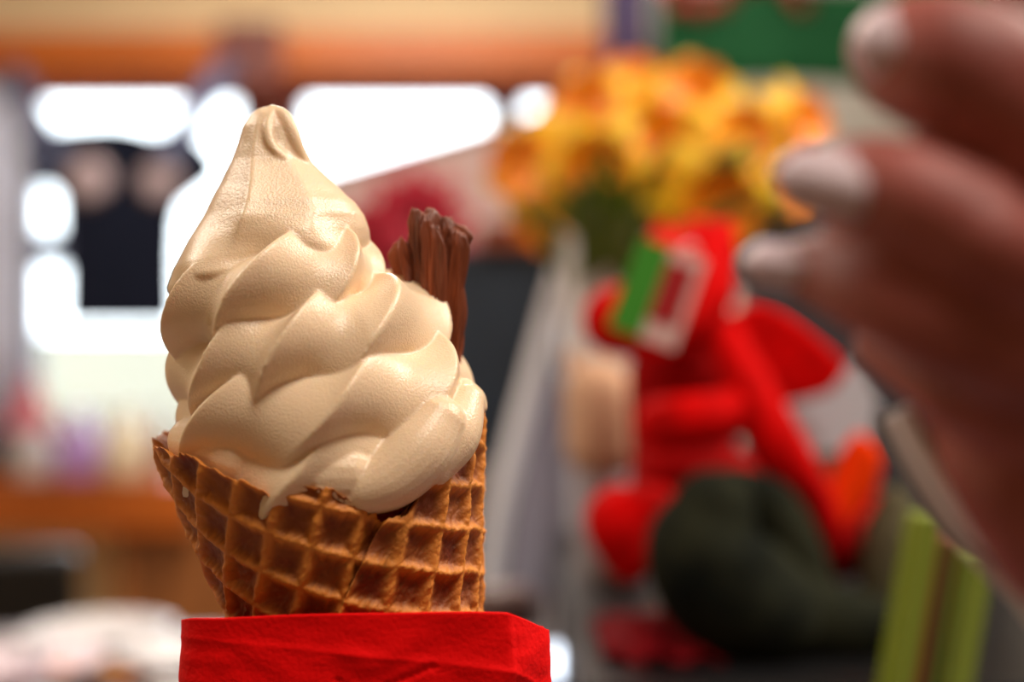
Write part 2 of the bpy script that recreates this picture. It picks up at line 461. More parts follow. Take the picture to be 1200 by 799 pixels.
# peak
Ltab = [(126, 309), (129, 301), (135, 294), (150, 284), (170, 278), (190, 271), (220, 257), (250, 239), (275, 220), (300, 204), (325, 196), (350, 194)]
Rtab = [(126, 322), (129, 330), (135, 340), (150, 350), (170, 356), (190, 366), (205, 382), (220, 398), (240, 417), (260, 428), (280, 432), (300, 432), (325, 428), (350, 420)]
def peak(u, v):
    A = 2 * PI * u
    y0 = 126 + (212 * v if v < .9 else 212 * .9)
    tl = max(0, (y0 - 230) / 100)
    y = y0 - 30 * tl * math.cos(A) * .8 + 0
    l = interp(Ltab, y0); r = interp(Rtab, y0)
    c = (l + r) / 2; hw = (r - l) / 2
    if v > .9:
        tt = (v - .9) / .1; hw *= math.cos(tt * PI / 2) ** .5; y += 26 * math.sin(tt * PI / 2)
    ad = math.degrees(A); tw = (y0 - 126) * .10
    rid = 0
    for cr, am, wd in ((251 + tw * .3, .20, 14), (303 - tw * .3, .13, 17), (225 - tw, .05, 25), (180, .05, 25), (350, .06, 25), (40, .08, 30), (100, .08, 30), (140, .08, 30)):
        dd = (ad - cr + 180) % 360 - 180
        rid += am * math.exp(-abs(dd) / wd)
    env = min(1, (y0 - 126) / 40) * max(0, min(1, 1 - (y0 - 265) / 40))
    k = 1 + (rid - .13) * env
    # folds of the skirt
    sk = max(0, (y0 - 255) / 60)
    sk = min(sk, 1)
    fold = .12 * sk * math.sin(d2r(ad * 5 - (y0 - 255) * 2.6 + 120))
    side = abs(math.cos(A))
    k = 1 + (k - 1 + fold) * (1 - side ** 3 * .8)
    return L3(c + hw * k * math.cos(A), y, hw * k * .95 * math.sin(A))
g = grid(bm, peak, 120, 110, wrap=True)
bm.faces.new(g[0][::-1]); bm.faces.new(g[-1])
# small folded curl at the tip
tube(bm, [(L3(320, 133, -6), 9 * K), (L3(335, 140, -16), 9 * K), (L3(345, 158, -22), 9 * K), (L3(352, 178, -22), 8 * K), (L3(362, 198, -16), 5 * K)], 12)
tube(bm, [(L3(322, 136, -16), 6 * K), (L3(319, 155, -31), 6 * K), (L3(324, 176, -37), 6 * K), (L3(342, 194, -38), 5 * K)], 12)
# lobes spilling over the cone's rim
def lobe(pts, flat=1.0):
    tube(bm, [(L3(x, y, d), r * K) for x, y, d, r in pts], 20, flat=flat)
lobe([(520, 490, -108, 30), (500, 520, -122, 36), (470, 548, -134, 34), (440, 562, -142, 26), (424, 568, -146, 16)])
lobe([(548, 470, -62, 22), (535, 505, -90, 30), (512, 538, -110, 24)])
lobe([(420, 545, -128, 40), (385, 545, -130, 42), (365, 558, -136, 30)])
lobe([(545, 460, -30, 18), (558, 466, -22, 12), (563, 476, -20, 9)])
lobe([(300, 530, -96, 42), (266, 518, -76, 38), (236, 514, -48, 28)])
lobe([(228, 450, 10, 20), (224, 480, 5, 16), (218, 500, 0, 12)])
ice = obj('ice_cream', bm, None, hero)
remesh(ice, .00034, 9)
M_ice = mat('vanilla_soft_serve', (237, 211, 178), .33, sss=.3, ssr=(1, .6, .3), sscale=.003)
nt = M_ice.node_tree; N = nt.nodes; L = nt.links; b = N['Principled BSDF']
tc = N.new('ShaderNodeTexCoord')
n1 = N.new('ShaderNodeTexNoise'); n1.inputs['Scale'].default_value = 2000; n1.inputs['Detail'].default_value = 2; L.new(tc.outputs['Object'], n1.inputs['Vector'])
n2 = N.new('ShaderNodeTexNoise'); n2.inputs['Scale'].default_value = 90; L.new(tc.outputs['Object'], n2.inputs['Vector'])
ad = N.new('ShaderNodeMath'); ad.operation = 'MULTIPLY_ADD'; ad.inputs[1].default_value = .8; L.new(n1.outputs['Fac'], ad.inputs[0]); L.new(n2.outputs['Fac'], ad.inputs[2])
bp = N.new('ShaderNodeBump'); bp.inputs['Strength'].default_value = .5; bp.inputs['Distance'].default_value = .00035
L.new(ad.outputs[0], bp.inputs['Height']); L.new(bp.outputs[0], b.inputs['Normal']); L.new(bp.outputs[0], b.inputs['Coat Normal'])
ice.data.materials.append(M_ice)

# --- waffle cone (rolled sheet with embossed square lattice)
tip = Vector((553, 1400)); ctop = Vector((380, 510))
axis = (ctop - tip); alen = axis.length; axn = axis / alen
perp = Vector((-axn[1], axn[0]))
if perp[0] < 0: perp = -perp
half = math.atan(190 / alen); sh = math.sin(half)
rimtab = [(-180, 512), (-170, 528), (-160, 519), (-150, 516), (-143, 524), (-133, 521), (-126, 533), (-118, 545), (-110, 550), (-104, 568), (-97, 557), (-90, 551), (-82, 556), (-76, 574), (-64, 586), (-58, 586), (-53, 582), (-49, 548), (-42, 533), (-36, 520), (-28, 514), (-21, 502), (-10, 494), (-2, 488), (10, 480), (60, 470), (120, 490), (180, 512)]
psi0 = d2r(27)
cell = 48.0
SEAM = -62.0
def cone_pt(th_deg, s, off):
    """th_deg: -180..180 with -90 in front; s: distance from tip along axis (px)"""
    rr = s * math.tan(half) + off
    th = d2r(th_deg)
    c = tip + axn * s
    q = c + perp * (rr * math.cos(th))
    return L3(q[0], q[1], rr * math.sin(th))
def ridge_h(th_deg, s):
    th_deg = (th_deg + 270) % 360 - 270
    sl = s / math.cos(half); ph = d2r(th_deg + 90) * sh - psi0
    ex = sl * math.sin(ph); ey = sl * math.cos(ph)
    h = 0
    for w in (ex + 4 * nz((ey * .02, 0, 3)), ey + 4 * nz((ex * .02, 5, 3))):
        f = abs(((w / cell) + .5) % 1 - .5) * cell     # distance to line
        h = max(h, math.exp(-(f / 7.8) ** 2))
    return h
NT, NV = 560, 150
SHR = .27; s_seam = (588 - 1400) / axn[1]
s_low = (720 - 1400) / axn[1] * 1.0 - 90
def sheet(bm, t0, t1, base, nt_, sgn):
    out = []; inn = []
    for i in range(nt_ + 1):
        th = t0 + (t1 - t0) * i / nt_
        thw = (th + 180) % 360 - 180
        yr = interp(rimtab, thw) + 5 * nz((th * .35, 1.7, 0)) + 2.5 * nz((th * .9, 5.7, 0))
        s1 = (yr - tip[1]) / axn[1]
        # convert rim picture height to axial distance, allowing for the axis lean
        s1 = (yr - tip[1] - perp[1] * 185 * math.cos(d2r(thw))) / axn[1]
        b0 = base(th)
        co, ci = [], []
        for j in range(NV + 1):
            s = s_low + (s1 - s_low) * j / NV
            ths = th - SHR * max(0, s_seam - s)
            rid = ridge_h(ths, s)
            rough = 2.6 * nz((th * .12, s * .05, 2)) + 1.6 * nz((th * .35, s * .13, 7)) + .8 * nz((th * .9, s * .35, 9))
            edge = 1 - max(0, (j / NV - .955) / .045) ** 2 * .9
            off = b0 + (-7 + 9.5 * rid + rough) * edge
            co.append(bm.verts.new(cone_pt(ths, s, off)))
            ci.append(bm.verts.new(cone_pt(ths, s, b0 - 11 * edge)))
        out.append(co); inn.append(ci)
    for i in range(nt_):
        for j in range(NV):
            bm.faces.new((out[i][j], out[i + 1][j], out[i + 1][j + 1], out[i][j + 1]))
            if j > NV - 60: bm.faces.new((inn[i][j], inn[i][j + 1], inn[i + 1][j + 1], inn[i + 1][j]))
        bm.faces.new((out[i][NV], out[i + 1][NV], inn[i + 1][NV], inn[i][NV]))
    for i in (0, nt_):
        for j in range(NV): bm.faces.new((out[i][j], out[i][j + 1], inn[i][j + 1], inn[i][j]))
bm = bmesh.new()
# rolled: start under the flap, go all the way round; outer flap begins at SEAM on the right
sheet(bm, SEAM, SEAM + 360 + 14, lambda th: 2 - 14 * max(0, (th - SEAM - 240) / 134) ** 1.0, NT, 1)
waf = obj('waffle_cone', bm, None, hero)
M_waf = mat('baked_waffle', (206, 122, 44), .62, bump=.5, bscale=700, sss=.1, ssr=(1, .4, .1), sscale=.002)
nt = M_waf.node_tree; N = nt.nodes; L = nt.links; b = N['Principled BSDF']
g_ = N.new('ShaderNodeNewGeometry'); rp = N.new('ShaderNodeValToRGB')
vc = N.new('ShaderNodeAttribute'); vc.attribute_name = 'height'
nn = N.new('ShaderNodeTexNoise'); nn.inputs['Scale'].default_value = 120; nn.inputs['Detail'].default_value = 5
tc = N.new('ShaderNodeTexCoord'); L.new(tc.outputs['Object'], nn.inputs['Vector'])
ma = N.new('ShaderNodeMath'); ma.operation = 'MULTIPLY_ADD'; ma.inputs[1].default_value = .55; L.new(nn.outputs['Fac'], ma.inputs[0])
m2 = N.new('ShaderNodeMath'); m2.operation = 'MULTIPLY'; m2.inputs[1].default_value = .62; L.new(vc.outputs['Fac'], m2.inputs[0]); L.new(m2.outputs[0], ma.inputs[2])
rp.color_ramp.elements[0].position = .18; rp.color_ramp.elements[0].color = (*lin((116, 46, 14)), 1)
rp.color_ramp.elements[1].position = .85; rp.color_ramp.elements[1].color = (*lin((214, 134, 50)), 1)
L.new(ma.outputs[0], rp.inputs[0]); L.new(rp.outputs[0], b.inputs['Base Color'])
waf.data.materials.append(M_waf)
# bake relief height (colour ramp: darker in the cells, lighter on the ridges)
at_ = waf.data.attributes.new('height', 'FLOAT', 'POINT')
inv = []
vi = 0
for i in range(NT + 1):
    th = SEAM + 374 * i / NT
    thw = (th + 180) % 360 - 180
    yr = interp(rimtab, thw)
    s1 = (yr - tip[1] - perp[1] * 185 * math.cos(d2r(thw))) / axn[1]
    for j in range(NV + 1):
        s = s_low + (s1 - s_low) * j / NV
        h = ridge_h(th - SHR * max(0, s_seam - s), s); inv += [h, .6]
at_.data.foreach_set('value', inv)

# --- chocolate flake
fl_m = mat('milk_chocolate', (138, 66, 32), .5, rgb2=(86, 38, 18), scale=60, stretch=(3, 3, .5), bump=.5, bscale=260)
bm = bmesh.new()
FD = 45
def flake(cx0, cy0, cx1, cy1, r0, r1, dep, seed, nf, amp, ztop=0):
    NU, NVV = 110, 50
    def f(u, v):
        A = 2 * PI * u
        cxx = cx0 + (cx1 - cx0) * v; y = cy0 + (cy1 - cy0) * v
        r = r0 + (r1 - r0) * v
        q = math.cos(A * nf + seed) ; q2 = nz((math.cos(A) * 2.3 + seed, math.sin(A) * 2.3, v * 1.6)); q3 = nz((math.cos(A) * 6 + seed, math.sin(A) * 6, v * 4.2 + 5))
        r *= min(1, .62 + v * 5)
        rr = r * (1 + 1.25 * amp * (abs(q2) * 2.2 - .6) + .18 * q3 + .07 * q)
        top = 9 * nz((math.cos(A) * 2 + seed, math.sin(A) * 2, 0)) + 6 * math.cos(A)
        return L3(cxx + rr * math.cos(A), y + top * (1 - v) - ztop * 0, dep + rr * math.sin(A) * .8)
    g = grid(bm, f, NU, NVV, wrap=True)
    bm.faces.new(g[0][::-1]); bm.faces.new(g[-1])
flake(516, 250, 512, 452, 26, 22, FD, 1.3, 7, .55)
flake(492, 246, 508, 452, 17, 16, FD - 10, 4.1, 5, .5)
flake(474, 284, 502, 452, 17, 14, FD - 4, 7.7, 4, .5)
flake(535, 268, 522, 452, 14, 12, FD - 8, 2.2, 4, .5)
flake(504, 262, 512, 452, 12, 12, FD - 26, 9.2, 3, .5)
fk = obj('chocolate_flake', bm, fl_m)
tag(fk, 'crumbly folded milk chocolate flake stuck in the soft serve', 'chocolate')

# --- red paper napkin
M_nap = mat('red_tissue', (236, 0, 2), .8, spec=.15, bump=.3, bscale=900, sss=.1, ssr=(1, .1, .05), sscale=.002)
nt = M_nap.node_tree; N = nt.nodes; L = nt.links
bm = bmesh.new()
# plan outline of the fold at the top (x px, depth px), going round
outl = [(238, -40), (238, -110), (270, -148), (350, -168), (440, -176), (520, -174), (588, -162), (604, -150), (622, -128), (639, -100), (636, -60), (600, 40), (560, 120), (470, 170), (360, 170), (285, 110), (250, 30)]
oc = catmull([(Vector((a, b, 0)), 1) for a, b in outl + [outl[0]]], 8)[:-1]
ocp = [p for p, _ in oc]
def topy(x, d):
    if d > -60: return 400 + 334 * (1 + d / 1667)
    return 400 + (1 + d / 1667) * (-400 + interp([(209, 727), (222, 725), (262, 725), (330, 722), (440, 719), (560, 718), (598, 719), (618, 727), (641, 738)], 600 + (x - 600) / (1 + d / 1667)))
NZ = 96
rings = []
def emb(x, y):      # embossed dotted lozenge border
    h = 0
    for (cx_, cy_, n, dx, dy) in ((418, 756, 9, 6, 7), (470, 760, 7, 6, -3), (440, 786, 6, 8, 0)):
        for i in range(n):
            px, py = cx_ + dx * i * 1.3, cy_ + dy * i
            h += math.exp(-(((x - px) ** 2 + (y - py) ** 2) / 13.0))
    return min(h, 1)
# finer resample
L_ = []
m_ = len(ocp)
for i in range(m_):
    a_, b_ = ocp[i], ocp[(i + 1) % m_]
    st = max(1, int((b_ - a_).length / 2.5)) if a_[1] < -60 else 3
    for k in range(st): L_.append(a_.lerp(b_, k / st))
for j in range(NZ + 1):
    v = j / 50 * .11 if j <= 50 else .11 + .89 * (j - 50) / (NZ - 50)
    ring = []
    for p in L_:
        ty = topy(p[0], p[1]); y = ty + (1648 - ty) * v
        # taper slightly and crumple towards the foot
        t = max(0, (y - 900) / 750)
        c = Vector((430, 0, 0)); q = c + (p - c) * (1 - .30 * t + .05 * math.sin(t * 9))
        w = 7 * nz((p[0] * .012, y * .014, p[1] * .012)) + 2.4 * nz((p[0] * .03, y * .05, 3)) + 2.5 * math.exp(-abs((y - ty) - 26 - .12 * (p[0] - 300)) / 5)
        if y < 820 and p[1] < -120: w -= 0
        n_ = (p - c).normalized()
        q = q + n_ * (w * min(1, v * 20 + .15) - 4.0 * emb(p[0], y))
        ring.append(bm.verts.new(L3(q[0], y, q[1])))
    rings.append(ring)
for a_, b_ in zip(rings, rings[1:]):
    for k in range(len(L_)): bm.faces.new((a_[k], a_[(k + 1) % len(L_)], b_[(k + 1) % len(L_)], b_[k]))
nap = obj('paper_napkin', bm, M_nap)
sd = nap.modifiers.new('s', 'SOLIDIFY'); sd.thickness = .0009; sd.offset = -1
tag(nap, 'bright red embossed paper napkin folded round the foot of the waffle cone', 'napkin')

# ------------------------------------------------------------------ black display riser at the right
RZ = CAMZ - .150
bm = bmesh.new()
rx0, rx1, ry0, ry1 = at(655, .98), .62, .62, 1.12
rs = empty('display_riser', ((rx0 + rx1) / 2, .87, TZ), 'low black display box under the plush toys and the flowers', 'display box')
box(bm, (rx0, ry0, RZ - .012), (rx1, ry1, RZ)); obj('top_board', bm, M_blackplastic, rs, False, .002)
for (a, b, c, d) in ((rx0, ry0, rx1, ry0 + .01), (rx0, ry1 - .01, rx1, ry1), (rx0, ry0 + .01, rx0 + .01, ry1 - .01), (rx1 - .01, ry0 + .01, rx1, ry1 - .01)):
    bm = bmesh.new(); box(bm, (a, b, TZ), (c, d, RZ - .012)); obj('side_board', bm, M_blackplastic, rs, False)

# ------------------------------------------------------------------ plush red dragon
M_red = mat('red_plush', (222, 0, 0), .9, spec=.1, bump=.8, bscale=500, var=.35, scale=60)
M_redd = mat('red_plush_shaded', (160, 0, 2), .9, spec=.1, bump=.8, bscale=500)  # darker copy of the red plush: shade painted into the body and tail
M_orangeplush = mat('orange_felt', (246, 64, 0), .8, spec=.1)
DY = .80
dr = empty('plush_dragon', (P(830, 0, DY)[0], DY, RZ), 'bright red plush dragon with pointed wing and a green and white swing tag', 'plush toy')
def pl(lst, name, m, vox=.0035, flat=1.0, parent=None, sm=4):
    bm = bmesh.new()
    for pts in lst:
        tube(bm, [(P(x, y, Y), r / F * Y) for x, y, Y, r in pts], 16, flat=flat)
    return remesh(obj(name, bm, m, parent), vox, sm)
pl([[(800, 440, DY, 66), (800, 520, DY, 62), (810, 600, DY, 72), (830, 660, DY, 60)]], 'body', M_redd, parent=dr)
pl([[(822, 300, DY - .02, 46), (800, 340, DY - .03, 62), (770, 372, DY - .05, 48), (722, 376, DY - .07, 42)], [(800, 340, DY, 56), (800, 430, DY, 58)]], 'head', M_red, parent=dr)
pl([[(838, 300, DY - .01, 30), (850, 268, DY, 14)], ], 'ear', M_red, parent=dr)
pl([[(780, 300, DY - .01, 30), (775, 272, DY, 14)], ], 'ear', M_red, parent=dr)
# wing: pointed leaf
bm = bmesh.new()
wp = [(846, 400), (862, 366), (890, 350), (930, 368), (970, 400), (1000, 432), (975, 462), (930, 474), (885, 468), (850, 440)]
slab(bm, [P(a, b, DY + .0) for a, b in wp], .03); remesh(obj('wing', bm, M_red, dr), .003, 10)
pl([[(880, 478, DY - .07, 26), (820, 494, DY - .08, 34), (776, 498, DY - .07, 34)]], 'arm', M_red, parent=dr)
pl([[(852, 400, DY - .05, 24), (880, 460, DY - .07, 30), (915, 530, DY - .08, 34), (955, 600, DY - .06, 30), (970, 640, DY - .05, 22)]], 'leg', M_red, parent=dr)
pl([[(790, 600, DY - .03, 34), (745, 610, DY - .06, 42), (722, 612, DY - .08, 40), (738, 655, DY - .08, 30)]], 'leg', M_red, parent=dr)
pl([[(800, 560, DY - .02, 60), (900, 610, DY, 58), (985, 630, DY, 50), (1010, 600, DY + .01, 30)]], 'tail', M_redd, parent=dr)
bm = bmesh.new(); slab(bm, [P(a, b, DY - .055) for a, b in ((1010, 505), (1040, 530), (1032, 570), (1000, 615), (962, 640), (952, 610), (975, 570), (990, 530))], .016)
remesh(obj('belly_fin', bm, M_orangeplush, dr), .003, 6)
# swing tag
M_tagg = mat('green_card', (60, 150, 40), .5); M_tagw = mat('white_card', (226, 190, 186), .5); M_tagr = mat('red_print', (170, 20, 30), .5)
TY = DY - .125
def rect(c, hw, hh, ang, Y, th, off=(0, 0)):
    ca, sa = math.cos(ang), math.sin(ang); r = []
    for a, b in ((-hw, -hh), (hw, -hh), (hw, hh), (-hw, hh)):
        a += off[0]; b += off[1]
        r.append(P(c[0] + a * ca - b * sa, c[1] + a * sa + b * ca, Y))
    return r
bm = bmesh.new(); slab(bm, rect((774, 346), 38, 56, .35, TY, 0), .0015); tg = obj('swing_tag', bm, M_tagw, dr, False, .0004); tg['label'] = 'white and green card tag with a red panel'
bm = bmesh.new(); slab(bm, rect((774, 346), 20, 56, .35, TY - .0008, 0, (-26, 0)), .0008); obj('green_stripe', bm, M_tagg, tg, False)
bm = bmesh.new(); slab(bm, rect((774, 346), 17, 36, .35, TY - .0008, 0, (12, -6)), .0008); obj('red_panel', bm, M_tagr, tg, False)
bm = bmesh.new(); tube(bm, [(P(800, 292, TY + .001), .0012), (P(812, 288, DY - .08), .0012), (P(818, 300, DY - .05), .0012)], 6); obj('tag_loop', bm, M_tagw, dr)

# dark olive plush in front of the dragon
M_olive = mat('olive_black_plush', (42, 44, 32), .9, spec=.05, rgb2=(18, 22, 20), scale=30, bump=.8, bscale=500)
OY = .68
ol = empty('plush_toy', (P(880, 0, OY)[0], OY, RZ), 'dark olive plush toy slumped in front of the red dragon', 'plush toy')
pl([[(836, 600, OY, 52), (828, 640, OY, 74), (850, 690, OY, 76), (900, 720, OY, 64)]], 'head', M_olive, parent=ol)
pl([[(880, 690, OY + .01, 66), (950, 724, OY + .01, 52), (1020, 736, OY + .01, 42)]], 'body', M_olive, parent=ol)
pl([[(860, 572, OY + .02, 26), (900, 590, OY + .02, 32), (930, 640, OY + .015, 34), (950, 690, OY + .01, 30)]], 'arm', M_olive, parent=ol)
# second smaller one behind to the right
OY2 = .76
ol2 = pl([[(1050, 592, OY2, 24), (1046, 630, OY2, 38), (1050, 680, OY2, 44), (1052, 696, OY2, 44)]], 'plush_toy', mat('grey_olive_plush', (92, 88, 66), .9, spec=.1, bump=.8, bscale=500))
tag(ol2, 'grey olive plush toy standing right of the red dragon', 'plush toy')
# white leaflet with green lower edge behind the dragon
bm = bmesh.new(); slab(bm, [P(a, b, .86) for a, b in ((895, 440), (1010, 425), (1030, 470), (1000, 640), (930, 655))], .002)
o = obj('leaflet', bm, mat('leaflet_card', (206, 214, 224), .6), None, False); tag(o, 'white leaflet with dark green lower edge standing behind the red dragon', 'leaflet')
bm = bmesh.new(); slab(bm, [P(a, b, .858) for a, b in ((922, 535), (1004, 530), (1000, 560), (926, 562))], .0015)
obj('green_edge', bm, mat('dark_green_print', (40, 84, 60), .6), o, False)

# beige plush left of the dragon
M_beige = mat('beige_plush', (216, 176, 142), .9, sheen=.4, rgb2=(196, 152, 120), scale=40, bump=.6, bscale=400)
BY = .90
bp_ = empty('plush_toy', (P(700, 0, BY)[0], BY, RZ), 'beige plush toy half hidden between white vase and red dragon', 'plush toy')
pl([[(702, 462, BY, 44), (706, 520, BY, 46)]], 'head', M_beige, parent=bp_)
pl([[(706, 560, BY, 34), (716, 620, BY, 44), (722, 660, BY, 46)]], 'body', mat('grey_plush', (160, 150, 156), .9, sheen=.4), parent=bp_)
pl([[(672, 428, BY, 14), (668, 416, BY, 10)]], 'ear', M_beige, parent=bp_)
# crimson folded cloth at lower middle
bm = bmesh.new()
def clo(u, v):
    x = at(700, .70) + (at(835, .70) - at(700, .70)) * u; y = .66 + .10 * v
    z = RZ + .003 + .010 * math.sin(PI * u) * math.sin(PI * min(1, v * 1.1)) + .003 * math.sin(u * 17 + v * 5)
    z = max(z, RZ + .0015)
    return Vector((x, y, z))
grid(bm, clo, 40, 20); o = obj('cloth', bm, mat('crimson_cloth', (104, 0, 10), .9, spec=.1)); o.modifiers.new('s', 'SOLIDIFY').thickness = .002
tag(o, 'dark crimson folded cloth lying at the foot of the red dragon', 'cloth')

# ------------------------------------------------------------------ white vase with daffodils
VY = 1.08
vx = P(722, 0, VY)[0]
bm = bmesh.new(); h = P(0, 284, VY)[2] - RZ
r1 = .042
lathe(bm, [(.030, 0), (.033, .004), (.036, h * .5), (r1, h * .92), (r1 * 1.08, h), (r1, h), (.033, h * .5), (.028, .01), (.001, .009)], (vx, VY, RZ), 40)
tag(obj('vase', bm, M_white), 'tall white vase holding the daffodils behind the red dragon', 'vase')
M_petal = mat('daffodil_petal', (250, 200, 8), .55, sss=.2, ssr=(1, .8, .1), sscale=.004, rgb2=(240, 196, 14), scale=30)
M_petal2 = mat('pale_daffodil_petal', (240, 220, 110), .55, sss=.2, ssr=(1, .8, .2), sscale=.004)
M_corona = mat('daffodil_corona', (255, 148, 0), .5, sss=.2, ssr=(1, .4, .05), sscale=.004)
M_stem = mat('green_stem', (104, 128, 30), .5, rgb2=(74, 100, 26), scale=30)
def petal_mesh():
    bm = bmesh.new()
    def f(u, v):
        w = .0155 * (math.sin(PI * min(1, v * .93 + .07)) ** .75) * (1 - .25 * v)
        x = (u - .5) * 2 * w
        return Vector((x, -.004 * math.sin(v * PI) + abs(u - .5) * .006 + .010 * v * v, .006 + .037 * v))
    grid(bm, f, 7, 10)
    me = bpy.data.meshes.new('petal'); bm.to_mesh(me); bm.free()
    for p in me.polygons: p.use_smooth = True
    return me
pm1 = petal_mesh(); pm1.materials.append(M_petal)
pm2 = pm1.copy(); pm2.materials.clear(); pm2.materials.append(M_petal2)
bm = bmesh.new()
def cor(u, v):
    A = 2 * PI * u; r = .001 + .023 * v + (.0022 * math.sin(A * 9) if v > .75 else 0) * (v - .75) * 4
    return Vector((r * math.cos(A), -.002 - .013 * v, r * math.sin(A)))
grid(bm, cor, 54, 9, wrap=True)
cm = bpy.data.meshes.new('corona'); bm.to_mesh(cm); bm.free(); cm.materials.append(M_corona)
for p in cm.polygons: p.use_smooth = True
FL = [(618, 172, .98, -.5, .0, 0, 'leftmost, against the bright window'), (690, 106, 1.02, -.25, .25, 0, 'upper left, just above the leaves'), (700, 176, .93, -.15, -.1, 0, 'left of centre below the upper left bloom'),
      (762, 140, 1.03, .1, .1, 0, 'in the gap between the left and right blooms'), (812, 92, 1.04, .05, .35, 0, 'topmost, below the green flag'), (862, 142, .94, .45, .05, 0, 'right of centre with the largest orange cup'),
      (838, 214, .90, .1, -.25, 0, 'lowest, right above the red dragon'), (932, 126, 1.06, .75, .1, 0, 'rightmost, next to the reaching hand'), (645, 222, 1.05, -.6, -.4, 1, 'pale yellow, low at the left side'),
      (745, 205, 1.04, 0, -.4, 1, 'pale yellow, low in the middle over the leaves'), (742, 82, 1.09, -.1, .6, 1, 'pale yellow, facing up at the top left'), (925, 186, 1.05, .9, -.3, 0, 'low at the right beside the finger nails')]
mouth = Vector((vx, VY, RZ + h - .01))
flowers = []
for i, (px, py, Y, yaw, pitch, pale, wh) in enumerate(FL):
    Y += .12; c = P(px, py + 24, Y)
    e = empty('daffodil', c, 'yellow daffodil with an orange cup, ' + wh if not pale else 'daffodil, ' + wh, 'flower', 'daffodils in the white vase')
    flowers.append(e)
    R_ = Matrix.Rotation(yaw, 4, 'Z') @ Matrix.Rotation(-pitch, 4, 'X') @ Matrix.Rotation(random.random(), 4, 'Y')
    sc = 1.14 * random.uniform(.94, 1.08)
    for k in range(6):
        o = bpy.data.objects.new('petal', pm2 if pale else pm1); COL.objects.link(o); o.parent = e
        o.matrix_local = R_ @ Matrix.Rotation(k * PI / 3, 4, 'Y') @ Matrix.Translation((0, .002 * (k % 2), 0)) @ Matrix.Scale(sc, 4)
    o = bpy.data.objects.new('corona', cm); COL.objects.link(o); o.parent = e; o.matrix_local = R_ @ Matrix.Scale(sc * 1.0, 4)
    back = R_.to_3x3() @ Vector((0, 1, 0))
    foot = mouth + Vector((.022 * math.cos(i * 2.4), .022 * math.sin(i * 2.4), -.10))
    bm = bmesh.new()
    p1 = c + back * .02; p2 = c + back * .035 + Vector((0, 0, -.03)); p3 = mouth.lerp(p2, .45) ; 
    tube(bm, [(c + back * .004, .0035), (p1, .003), (p2, .0026), (p3, .0028), (foot + Vector((0, 0, .10)), .003), (foot, .003)], 8, n=4)
    obj('stem', bm, M_stem, e)
M_leaf = mat('daffodil_leaf', (112, 132, 32), .5, rgb2=(84, 108, 36), scale=20)
for i, (tx, ty, ty_) in enumerate(((660, 262, 1.0), (690, 190, 1.0), (720, 150, 1.03), (732, 218, .96), (770, 185, 1.0), (790, 160, 1.05), (890, 215, 1.02), (905, 170, 1.04), (600, 235, 1.05), (930, 235, 1.0), (700, 240, .95), (755, 245, .94), (880, 160, 1.0), (648, 218, .98), (668, 205, .97), (684, 222, .96), (706, 208, .97), (724, 190, .98), (892, 170, .98), (900, 228, .97), (640, 240, 1.0))):
    tipp = P(tx, ty, ty_); base = mouth + Vector((.02 * math.cos(i * 1.9), .02 * math.sin(i * 1.9), -.06))
    side = (tipp - base).cross(Vector((0, 1, 0))).normalized()
    bm = bmesh.new()
    def lf(u, v):
        p = base.lerp(tipp, v) + Vector((0, 0, .02 * math.sin(PI * v)))
        w = .0085 * (1 - v ** 4) + .0004
        return p + side * (u - .5) * 2 * w + Vector((0, -.0015 * abs(u - .5), 0))
    grid(bm, lf, 4, 10); o = obj('leaf', bm, M_leaf, flowers[i % 12]); o.modifiers.new('s', 'SOLIDIFY').thickness = .0008

# white leaning easel bar
EY = 1.12
ea = empty('easel', (P(600, 0, EY)[0], EY, TZ), 'white slanting display easel between waffle cone and white vase', 'easel')
bm = bmesh.new(); tube(bm, [(P(672, 276, EY), .015), (P(628, 430, EY), .015), (P(586, 600, EY), .015), (P(566, 765, EY), .013)], 12, flat=.6); obj('front_leg', bm, M_whitepaint, ea)
bm = bmesh.new(); tube(bm, [(P(668, 285, EY + .02), .008), (P(655, 755, EY + .04), .008)], 10, n=1); obj('rear_leg', bm, M_whitepaint, ea)
bm = bmesh.new(); slab(bm, [P(628, 440, EY + .02), P(668, 440, EY + .02), P(668, 700, EY + .02), P(590, 700, EY + .02)], .004)
obj('back_board', bm, mat('lavender_grey_board', (150, 146, 160), .6), ea, False)
# added glowing globe, stands in for the bright disc beside the napkin
sp = P(660, 776, 1.0)
bm = bmesh.new(); ball(bm, (sp[0], sp[1], TZ + .024), .013, sub=3)
M_glow = mat('bright_spot_glow', (226, 238, 255), .4, emis=5)
nl = obj('bright_spot_globe', bm, M_glow); tag(nl, 'added small glowing white globe standing for a bright spot right of the napkin', 'lamp')
bm = bmesh.new(); lathe(bm, [(.012, 0), (.012, .004), (.007, .012)], (sp[0], sp[1], TZ), 20); obj('base', bm, M_blackplastic, nl)
# white jar just right of the cone foot
e = empty('jar', (at(590, .93), .93, TZ), 'white and brown jar standing directly right of the waffle cone', 'jar')
bm = bmesh.new(); lathe(bm, [(.018, 0), (.022, .004), (.022, .055), (.018, .065)], e.location, 24); obj('body', bm, M_white, e)
bm = bmesh.new(); lathe(bm, [(.020, .065), (.020, .085), (.016, .089)], e.location, 24); obj('lid', bm, mat('brown_lid', (92, 66, 62), .5), e)

